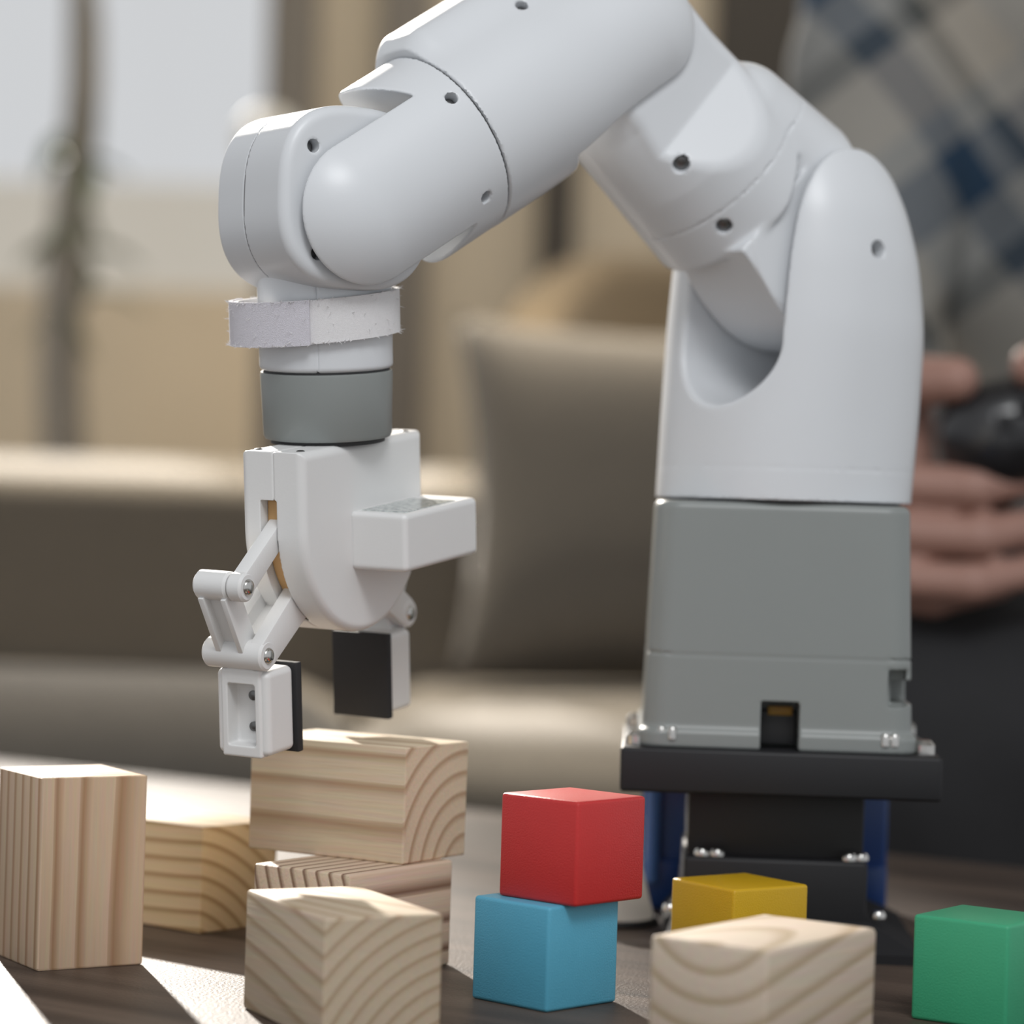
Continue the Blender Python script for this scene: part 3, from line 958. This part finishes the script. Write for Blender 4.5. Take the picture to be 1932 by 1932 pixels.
# ================================================================== SOFA, CUSHION, ARMCHAIR
M_SOFA = plain('sofa_fabric', srgb(102, 95, 85), 0.9, var=0.1, scale=40, bump=0.4, bscale=900, sheen=0.15)
M_PIL = plain('cushion_fabric', srgb(94, 88, 80), 0.9, var=0.1, scale=40, bump=0.4, bscale=900, sheen=0.15)
M_TAN = plain('tan_fabric', srgb(146, 128, 102), 0.9, var=0.08, scale=30, sheen=0.15)
def soft_box(name, x0, x1, y0, y1, z0, z1, r, mat, parent, puff=0.0):
    b = bmesh.new()
    N = 14
    bm = box_bm(-1, 1, -1, 1, -1, 1)
    bmesh.ops.subdivide_edges(bm, edges=list(bm.edges), cuts=N, use_grid_fill=True)
    h = Vector(((x1 - x0) / 2, (y1 - y0) / 2, (z1 - z0) / 2))
    c = Vector(((x0 + x1) / 2, (y0 + y1) / 2, (z0 + z1) / 2))
    for v in bm.verts:
        p = Vector((v.co.x * h.x, v.co.y * h.y, v.co.z * h.z))
        q = Vector([max(-(hh - r), min(hh - r, pp)) for pp, hh in zip(p, h)])
        d = p - q
        if d.length > 1e-9:
            p = q + d.normalized() * r
        if puff:
            p.z += puff * max(0, 1 - v.co.x ** 2) * max(0, 1 - v.co.y ** 2) * (1 if v.co.z > 0 else 0)
            p.y -= puff * max(0, 1 - v.co.x ** 2) * max(0, 1 - v.co.z ** 2) * (1 if v.co.y < 0 else 0)
        v.co = c + p
    b.free()
    return link(name, bm_mesh(name, bm, 60), mat, parent)
sf = empty('sofa', (-0.15, 2.6, FLOOR), 0)
Fz = -FLOOR
soft_box('frame', -1.05, 1.05, -.46, .56, .08, .27, .03, M_SOFA, sf)
for x0, x1 in ((-.93, -.005), (.005, .93)):
    soft_box('seat_cushion', x0, x1, -.48, .36, .24, .408, .06, M_SOFA, sf, .015)
    bc = soft_box('back_cushion', x0, x1, .27, .53, .37, .628, .03, M_SOFA, sf, .0)
    for v in bc.data.vertices:
        f_ = (v.co.z - .37) / .27
        if f_ > .75:
            v.co.z -= .024 * (f_ - .75) / .25 * max(0, min(1, (.44 - v.co.y) / .16))
for s_ in (-1, 1):
    soft_box('armrest', *sorted((s_ * .93, s_ * 1.07)), -.46, .56, .08, .56, .05, M_SOFA, sf)
    for y in (-.38, .48):
        link('leg', bm_mesh('leg', lathe_bm([(.018, 0), (.026, .085)], 16, 'Z', (s_ * .95, y, 0))), M_BLACK2, sf)
tag(sf, 'long low taupe sofa with thick cushions across the background', 'sofa')

ot = empty('ottoman', (-0.345, 1.90, FLOOR), 0)
soft_box('pouf', -.26, .26, -.18, .18, .05, .470, .11, M_PIL, ot, .0)
link('plinth', bm_mesh('plinth', box_bm(-.20, .20, -.13, .13, 0, .06, .005)), M_BLACK2, ot)
tag(ot, 'rounded taupe ottoman in front of the sofa at left', 'ottoman')

def pillow(name, loc, rot, W, H, T, mat, label, cat):
    n = 28
    bm = bmesh.new()
    grid = {}
    for sgn in (1, -1):
        for i in range(n + 1):
            for j in range(n + 1):
                if sgn == -1 and (i in (0, n) or j in (0, n)):
                    grid[(sgn, i, j)] = grid[(1, i, j)]
                    continue
                u, v = 2 * i / n - 1, 2 * j / n - 1
                pin_x = 1 - 0.10 * (1 - abs(v) ** 2.0) * abs(u) ** 3
                pin_y = 1 - 0.13 * (1 - abs(u) ** 2.0) * abs(v) ** 3
                th = (max(0, 1 - u ** 4) * max(0, 1 - v ** 4)) ** 0.55
                grid[(sgn, i, j)] = bm.verts.new((u * W / 2 * pin_x, -sgn * T / 2 * th, (v + 1) * H / 2 * 1.0 + (pin_y - 1) * v * H / 2))
    for sgn in (1, -1):
        for i in range(n):
            for j in range(n):
                bm.faces.new([grid[(sgn, a, b)] for a, b in ((i, j), (i + 1, j), (i + 1, j + 1), (i, j + 1))])
    o = link(name, bm_mesh(name, bm, 80), mat)
    o.location = loc
    o.rotation_euler = rot
    return tag(o, label, cat)
pillow('cushion', (0.165, 2.68, -0.030), (math.radians(-16), 0, math.radians(4)), .44, .37, .15, M_PIL, 'dark taupe square cushion leaning on the sofa back', 'cushion')

ac = empty('armchair', (0.32, 3.72, FLOOR), 0)
def sd_tub(x, y, z):
    # curved tub back, open to the front (mm, z from floor)
    R = 310
    ang = np.arctan2(x, y)
    q = np.hypot(x, y) - R
    top = 945 - 180 * np.clip((abs(ang) - 0.7) / 1.0, 0, 1) ** 1.5
    shell = rext(mxm(abs(q) - 46, abs(ang) * R - 560), mxm(z - top, 180 - z), 40)
    return shell
link('tub_back', sdf_mesh('tub_back', sd_tub, (-420, -220, 140), (420, 420, 1000), 14, ang=70, newton=1), M_TAN, ac)
soft_box('seat', -.27, .27, -.25, .26, .20, .46, .06, M_SOFA, ac, .02)
for x in (-.22, .22):
    for y in (-.18, .2):
        link('leg', bm_mesh('leg', lathe_bm([(.014, 0), (.022, .21)], 14, 'Z', (x, y, 0))), M_BLACK2, ac)
tag(ac, 'tan armchair with rounded tub back behind the sofa cushion', 'armchair')

fl = empty('floor_lamp', (-0.362, 4.05, FLOOR), 0)
link('base', bm_mesh('base', lathe_bm([(.13, 0), (.13, .015), (.02, .03)], 40, 'Z')), M_POST, fl)
link('pole', bm_mesh('pole', lathe_bm([(.009, .02), (.009, 1.06)], 16, 'Z')), M_POST, fl)
bm = bmesh.new()
bmesh.ops.create_uvsphere(bm, u_segments=32, v_segments=20, radius=.046)
bmesh.ops.translate(bm, verts=bm.verts, vec=(0, 0, 1.098))
m, nt, b = new_mat('opal_glass')
b.inputs['Base Color'].default_value = (0.85, 0.80, 0.70, 1)
b.inputs['Emission Color'].default_value = (1, 0.9, 0.72, 1)
b.inputs['Emission Strength'].default_value = 0.05
link('globe', bm_mesh('globe', bm), m, fl)
tag(fl, 'floor lamp with a pale glass globe behind the robot wrist', 'lamp')

# slim potted tree in front of the window
tr_ = empty('potted_tree', (-0.655, 4.15, FLOOR), 0)
link('pot', bm_mesh('pot', lathe_bm([(.10, 0), (.14, .28), (.15, .30), (.13, .30)], 36, 'Z')), M_POST, tr_)
bm = bmesh.new()
rows = []
for i in range(19):
    z = .25 + i * .085
    rows.append((max(.008, .040 - .0012 * i - (.004 * max(0, i - 12))), z, .012 * math.sin(i * .7)))
seg = 14
prev = None
for r, z, dx in rows:
    ring = [bm.verts.new((dx + r * math.cos(2 * math.pi * q / seg), r * math.sin(2 * math.pi * q / seg), z)) for q in range(seg)]
    if prev:
        for q in range(seg):
            bm.faces.new((prev[q], prev[(q + 1) % seg], ring[(q + 1) % seg], ring[q]))
    else:
        bm.faces.new(ring)
    prev = ring
bm.faces.new(prev)
link('trunk', bm_mesh('trunk', bm), plain('bark', srgb(158, 150, 138), 0.9, var=0.2, scale=20), tr_)
M_LEAF = plain('leaf', srgb(120, 128, 100), 0.6, var=0.2)
def leaf_mesh():
    bm = bmesh.new()
    vs = []
    for i in range(7):
        t = i / 6
        wv = .015 * math.sin(math.pi * min(1, t * .92 + .06))
        zc = -.04 * t * t
        vs.append([bm.verts.new((sx * wv, t * .075, zc + abs(sx) * .006)) for sx in (-1, 0, 1)])
    for a, b in zip(vs, vs[1:]):
        for q in range(2):
            bm.faces.new((a[q], a[q + 1], b[q + 1], b[q]))
    me = bm_mesh('leaf', bm, 80)
    me.materials.append(M_LEAF)
    return me
lm = leaf_mesh()
rl = random.Random(8)
for i in range(120):
    o = bpy.data.objects.new('leaf', lm)
    COL.objects.link(o)
    o.parent = tr_
    if i < 22:
        o.location = (rl.uniform(-.02, .035), rl.uniform(-.04, .04), rl.uniform(.80, 1.20))
    else:
        o.location = (rl.gauss(0, .09), rl.gauss(0, .09), rl.uniform(1.52, 1.95))
        o.scale = (1.9, 1.9, 1.9)
    o.rotation_euler = (rl.uniform(-1.2, .3), rl.uniform(-.5, .5), rl.uniform(0, 6.28))
tag(tr_, 'slim potted tree standing before the window at far left', 'plant')

# ================================================================== PERSON holding a game controller
M_SKIN = plain('skin', srgb(164, 126, 113), 0.5, var=0.08, scale=30)
M_SKIN.node_tree.nodes['Principled BSDF'].inputs['Subsurface Weight'].default_value = 0.0
def cap(P, a, b, r0, r1=None):
    return capsule(P[0], P[1], P[2], a, b, r0, r1)
SHL, SHR = (226, 1735, 500), (520, 1735, 500)
ELL, ELR = (196, 1635, 235), (552, 1635, 235)
WRL, WRR = (183, 1428, 172), (392, 1428, 172)
def hand(P, mir):
    def c(p):
        return (p[0] if not mir else 2 * 287.5 - p[0], p[1], p[2])
    d = cap(P, c((182, 1425, 170)), c((178, 1372, 158)), 21, 26)
    d = smin(d, cap(P, c((176, 1372, 176)), c((178, 1360, 132)), 19, 17), 10)
    d = smin(d, cap(P, c((184, 1352, 190)), c((188, 1350, 150)), 15, 15), 8)
    d = smin(d, cap(P, c((206, 1349, 152)), c((204, 1349, 120)), 15, 14), 6)
    # four fingers closing round the grip, each with two bends
    for z, r, dx, dy in ((158.5, 9.6, 0, 0), (136, 9.8, 3, 0), (114.5, 9.2, 0, 0), (106, 8.2, -14, 24)):
        k1, k2, k3, k4 = (172, 1362 + dy / 2, z + 4), (180, 1325 + dy, z), (214 + dx, 1314 + dy, z - 1), (246 + dx, 1322 + dy, z + 6)
        f = cap(P, c(k1), c(k2), r + 1.2, r + .6)
        f = smin(f, cap(P, c(k2), c(k3), r + .6, r), 3)
        f = smin(f, cap(P, c(k3), c(k4), r, r - 1.6), 3)
        d = smin(d, f, 1.2)
    t1, t2, t3 = (174, 1372, 190), (183, 1334, 206), (203, 1312, 207)
    if mir:
        t1, t2, t3 = (176, 1372, 190), (205, 1330, 212), (337, 1308, 214)
        t2 = (290, 1318, 216)
    t = smin(cap(P, c(t1), c(t2), 15, 13), cap(P, c(t2), c(t3), 13, 10.5), 3)
    return smin(d, t, 6)
def sd_body(x, y, z):
    P = (x, y, z)
    d = cap(P, (372, 1790, 60), (372, 1770, 430), 120, 130)
    d = smin(d, cap(P, (372, 1760, 470), (372, 1740, 610), 60, 52), 40)
    d = smin(d, ellipsoid(x, y, z, (372, 1705, 720), (76, 96, 118)), 25)
    d = smin(d, ellipsoid(x, y, z, (372, 1625, 668), (42, 34, 40)), 30)
    d = smin(d, cap(P, (372, 1612, 725), (372, 1594, 700), 9, 14), 10)          # nose
    for sx in (-1, 1):
        d = smin(d, ellipsoid(x, y, z, (372 + sx * 78, 1715, 715), (10, 20, 32)), 6)   # ears
        d = smax(d, -ellipsoid(x, y, z, (372 + sx * 30, 1604, 732), (17, 12, 10)), 8)   # eye sockets
    d = smin(d, cap(P, (350, 1596, 668), (394, 1596, 668), 6), 6)              # lips
    for s_, e, w_ in ((SHL, ELL, WRL), (SHR, ELR, WRR)):
        d = smin(d, cap(P, s_, e, 46, 38), 30)
        d = smin(d, cap(P, e, w_, 38, 24), 14)
    d = smin(d, hand(P, False), 12)
    d = smin(d, hand(P, True), 12)
    for sx, kx in ((282, 222), (462, 510)):
        d = smin(d, cap(P, (sx, 1770, 50), (kx, 1370, 26), 72, 52), 30)
        d = smin(d, cap(P, (kx, 1370, 26), (kx, 1400, -370), 50, 34), 16)
    return d
person = link('person', sdf_mesh('person', sd_body, (100, 1270, -420), (640, 1930, 850), 3.6, ang=70, newton=1), M_SKIN)
tag(person, 'person in plaid shirt and black trousers seated behind the table holding a game controller', 'person')
def plaid():
    m, nt, b = new_mat('plaid_cloth')
    b.inputs['Roughness'].default_value = 0.9
    tc = nt.nodes.new('ShaderNodeTexCoord')
    mp = nt.nodes.new('ShaderNodeMapping')
    mp.inputs['Rotation'].default_value = (0, math.radians(38), 0)
    nt.links.new(tc.outputs['Object'], mp.inputs['Vector'])
    sx = nt.nodes.new('ShaderNodeSeparateXYZ')
    nt.links.new(mp.outputs[0], sx.inputs[0])
    def stripes(axis, per, ramp):
        mu = nt.nodes.new('ShaderNodeMath')
        mu.operation = 'MULTIPLY'
        mu.inputs[1].default_value = 1 / per
        nt.links.new(sx.outputs[axis], mu.inputs[0])
        fr_ = nt.nodes.new('ShaderNodeMath')
        fr_.operation = 'FRACT'
        nt.links.new(mu.outputs[0], fr_.inputs[0])
        cr = nt.nodes.new('ShaderNodeValToRGB')
        cr.color_ramp.interpolation = 'CONSTANT'
        e = cr.color_ramp.elements
        e[0].position, e[0].color = ramp[0]
        e[1].position, e[1].color = ramp[1]
        for q in ramp[2:]:
            n_ = e.new(q[0])
            n_.color = q[1]
        nt.links.new(fr_.outputs[0], cr.inputs[0])
        return cr
    G1, NV, BG, DK = srgb(136, 136, 133), srgb(34, 58, 80), srgb(158, 151, 140), srgb(70, 72, 70)
    a = stripes('X', .12, [(0, G1), (.34, NV), (.56, G1), (.68, DK), (.78, BG)])
    c = stripes('Z', .15, [(0, BG), (.30, DK), (.42, G1), (.62, NV), (.86, G1)])
    mx = nt.nodes.new('ShaderNodeMix')
    mx.data_type = 'RGBA'
    mx.inputs[0].default_value = 0.5
    nt.links.new(a.outputs[0], mx.inputs[6])
    nt.links.new(c.outputs[0], mx.inputs[7])
    nt.links.new(mx.outputs[2], b.inputs['Base Color'])
    return m
def sd_shirt(x, y, z):
    P = (x, y, z)
    d = cap(P, (372, 1785, 95), (372, 1765, 430), 142, 150)
    d = smin(d, cap(P, (260, 1745, 486), (484, 1745, 486), 66), 40)
    for s_, e, w_ in ((SHL, ELL, WRL), (SHR, ELR, WRR)):
        d = smin(d, cap(P, s_, e, 58, 50), 26)
        w2 = tuple(e[i] + (w_[i] - e[i]) * .72 for i in range(3))
        d = smin(d, cap(P, e, w2, 50, 36), 14)
    d = d + 4 * np.sin(x * .05 + z * .03) * np.sin(y * .04 + z * .045)
    d = mxm(d, -(z - 70))
    d = smax(d, -ellipsoid(x, y, z, (372, 1725, 590), (66, 66, 60)), 8)
    return d
link('shirt', sdf_mesh('shirt', sd_shirt, (90, 1400, 60), (660, 1960, 590), 6, ang=70, newton=1), plaid(), person)
def sd_pants(x, y, z):
    P = (x, y, z)
    d = cap(P, (330, 1795, 50), (414, 1795, 50), 128)
    for sx, kx in ((282, 222), (462, 510)):
        d = smin(d, cap(P, (sx, 1770, 52), (kx, 1385, 26), 98, 78), 30)
        d = smin(d, cap(P, (kx, 1385, 26), (kx, 1400, -380), 76, 52), 16)
    d = d + 3 * np.sin(x * .06 + z * .05) * np.sin(y * .05)
    return mxm(d, -400 - z)
link('trousers', sdf_mesh('trousers', sd_pants, (100, 1250, -420), (650, 1960, 200), 7, ang=70, newton=1), plain('black_denim', srgb(36, 36, 38), 0.85, var=0.15, bump=0.3, bscale=600), person)
def sd_shoe(x, y, z):
    d = cap((x, y, z), (0, 60, 40), (0, -120, 22), 44, 40)
    d = smin(d, cap((x, y, z), (0, 60, 40), (0, 60, 80), 44, 46), 10)
    return mxm(d, -z)
sm_ = sdf_mesh('shoe', sd_shoe, (-60, -180, -8), (60, 130, 140), 6, ang=70, newton=1)
sm_.materials.append(M_BLACK2)
for x in (.222, .510):
    o = bpy.data.objects.new('shoe', sm_)
    COL.objects.link(o)
    o.parent = person
    o.location = (x, 1.40, FLOOR)
def sd_hair(x, y, z):
    d = ellipsoid(x, y, z, (372, 1716, 742), (86, 102, 112))
    return smax(d, -(ellipsoid(x, y, z, (372, 1600, 690), (80, 90, 88))), 10) if False else smax(smax(d, -(z - 690 + (y - 1640) * -.6), 10), -ellipsoid(x, y, z, (372, 1600, 705), (66, 60, 62)), 8)
link('hair', sdf_mesh('hair', sd_hair, (270, 1600, 600), (470, 1840, 870), 6, ang=70, newton=1), plain('dark_hair', srgb(40, 32, 28), 0.6), person)
# stool under the person
stl = empty('stool', (0.372, 1.76, FLOOR), 0)
soft_box('seat', -.20, .20, -.18, .18, .30, .355, .025, M_BLACK2, stl)
for x in (-.15, .15):
    for y in (-.13, .13):
        link('leg', bm_mesh('leg', lathe_bm([(.016, 0), (.016, .31)], 14, 'Z', (x, y, 0))), M_BLACK2, stl)
tag(stl, 'black stool under the seated person', 'stool')

# controller
def sd_pad(x, y, z):
    P = (x, y, z)
    d = rbox(x, y, z, (287, 1322, 187), (62, 16, 19), 12)
    for sx in (-1, 1):
        d = smin(d, ellipsoid(x, y, z, (287 + sx * 60, 1322, 184), (30, 22, 25)), 12)
        d = smin(d, cap(P, (287 + sx * 62, 1324, 176), (287 + sx * 72, 1346, 136), 19, 14), 12)
    return d
pad = link('game_controller', sdf_mesh('game_controller', sd_pad, (180, 1285, 105), (395, 1380, 220), 2.2, ang=70), plain('black_gloss', (0.012, 0.012, 0.014), 0.28, coat=0.3))
tag(pad, 'black game controller held in both hands', 'controller')
for sx in (-1, 1):
    link('thumbstick', bm_mesh('thumbstick', lathe_bm([(.0055, 1.303), (.0055, 1.296), (.0085, 1.294), (.0085, 1.290), (.006, 1.289)], 24, 'Y', (.287 + sx * .026, 0, .176))), M_RUBBER, pad)
for dx, dz in ((0, .0085), (0, -.0085), (.0085, 0), (-.0085, 0)):
    link('button', bm_mesh('button', lathe_bm([(.0036, 1.304), (.0036, 1.2975), (.0026, 1.2965)], 16, 'Y', (.341 + dx, 0, .188 + dz))), M_GREY, pad)
    link('direction_key', bm_mesh('direction_key', box_bm(.233 + dx - .004, .233 + dx + .004, 1.2965, 1.304, .188 + dz - .004, .188 + dz + .004, .0008)), M_BLACK, pad)
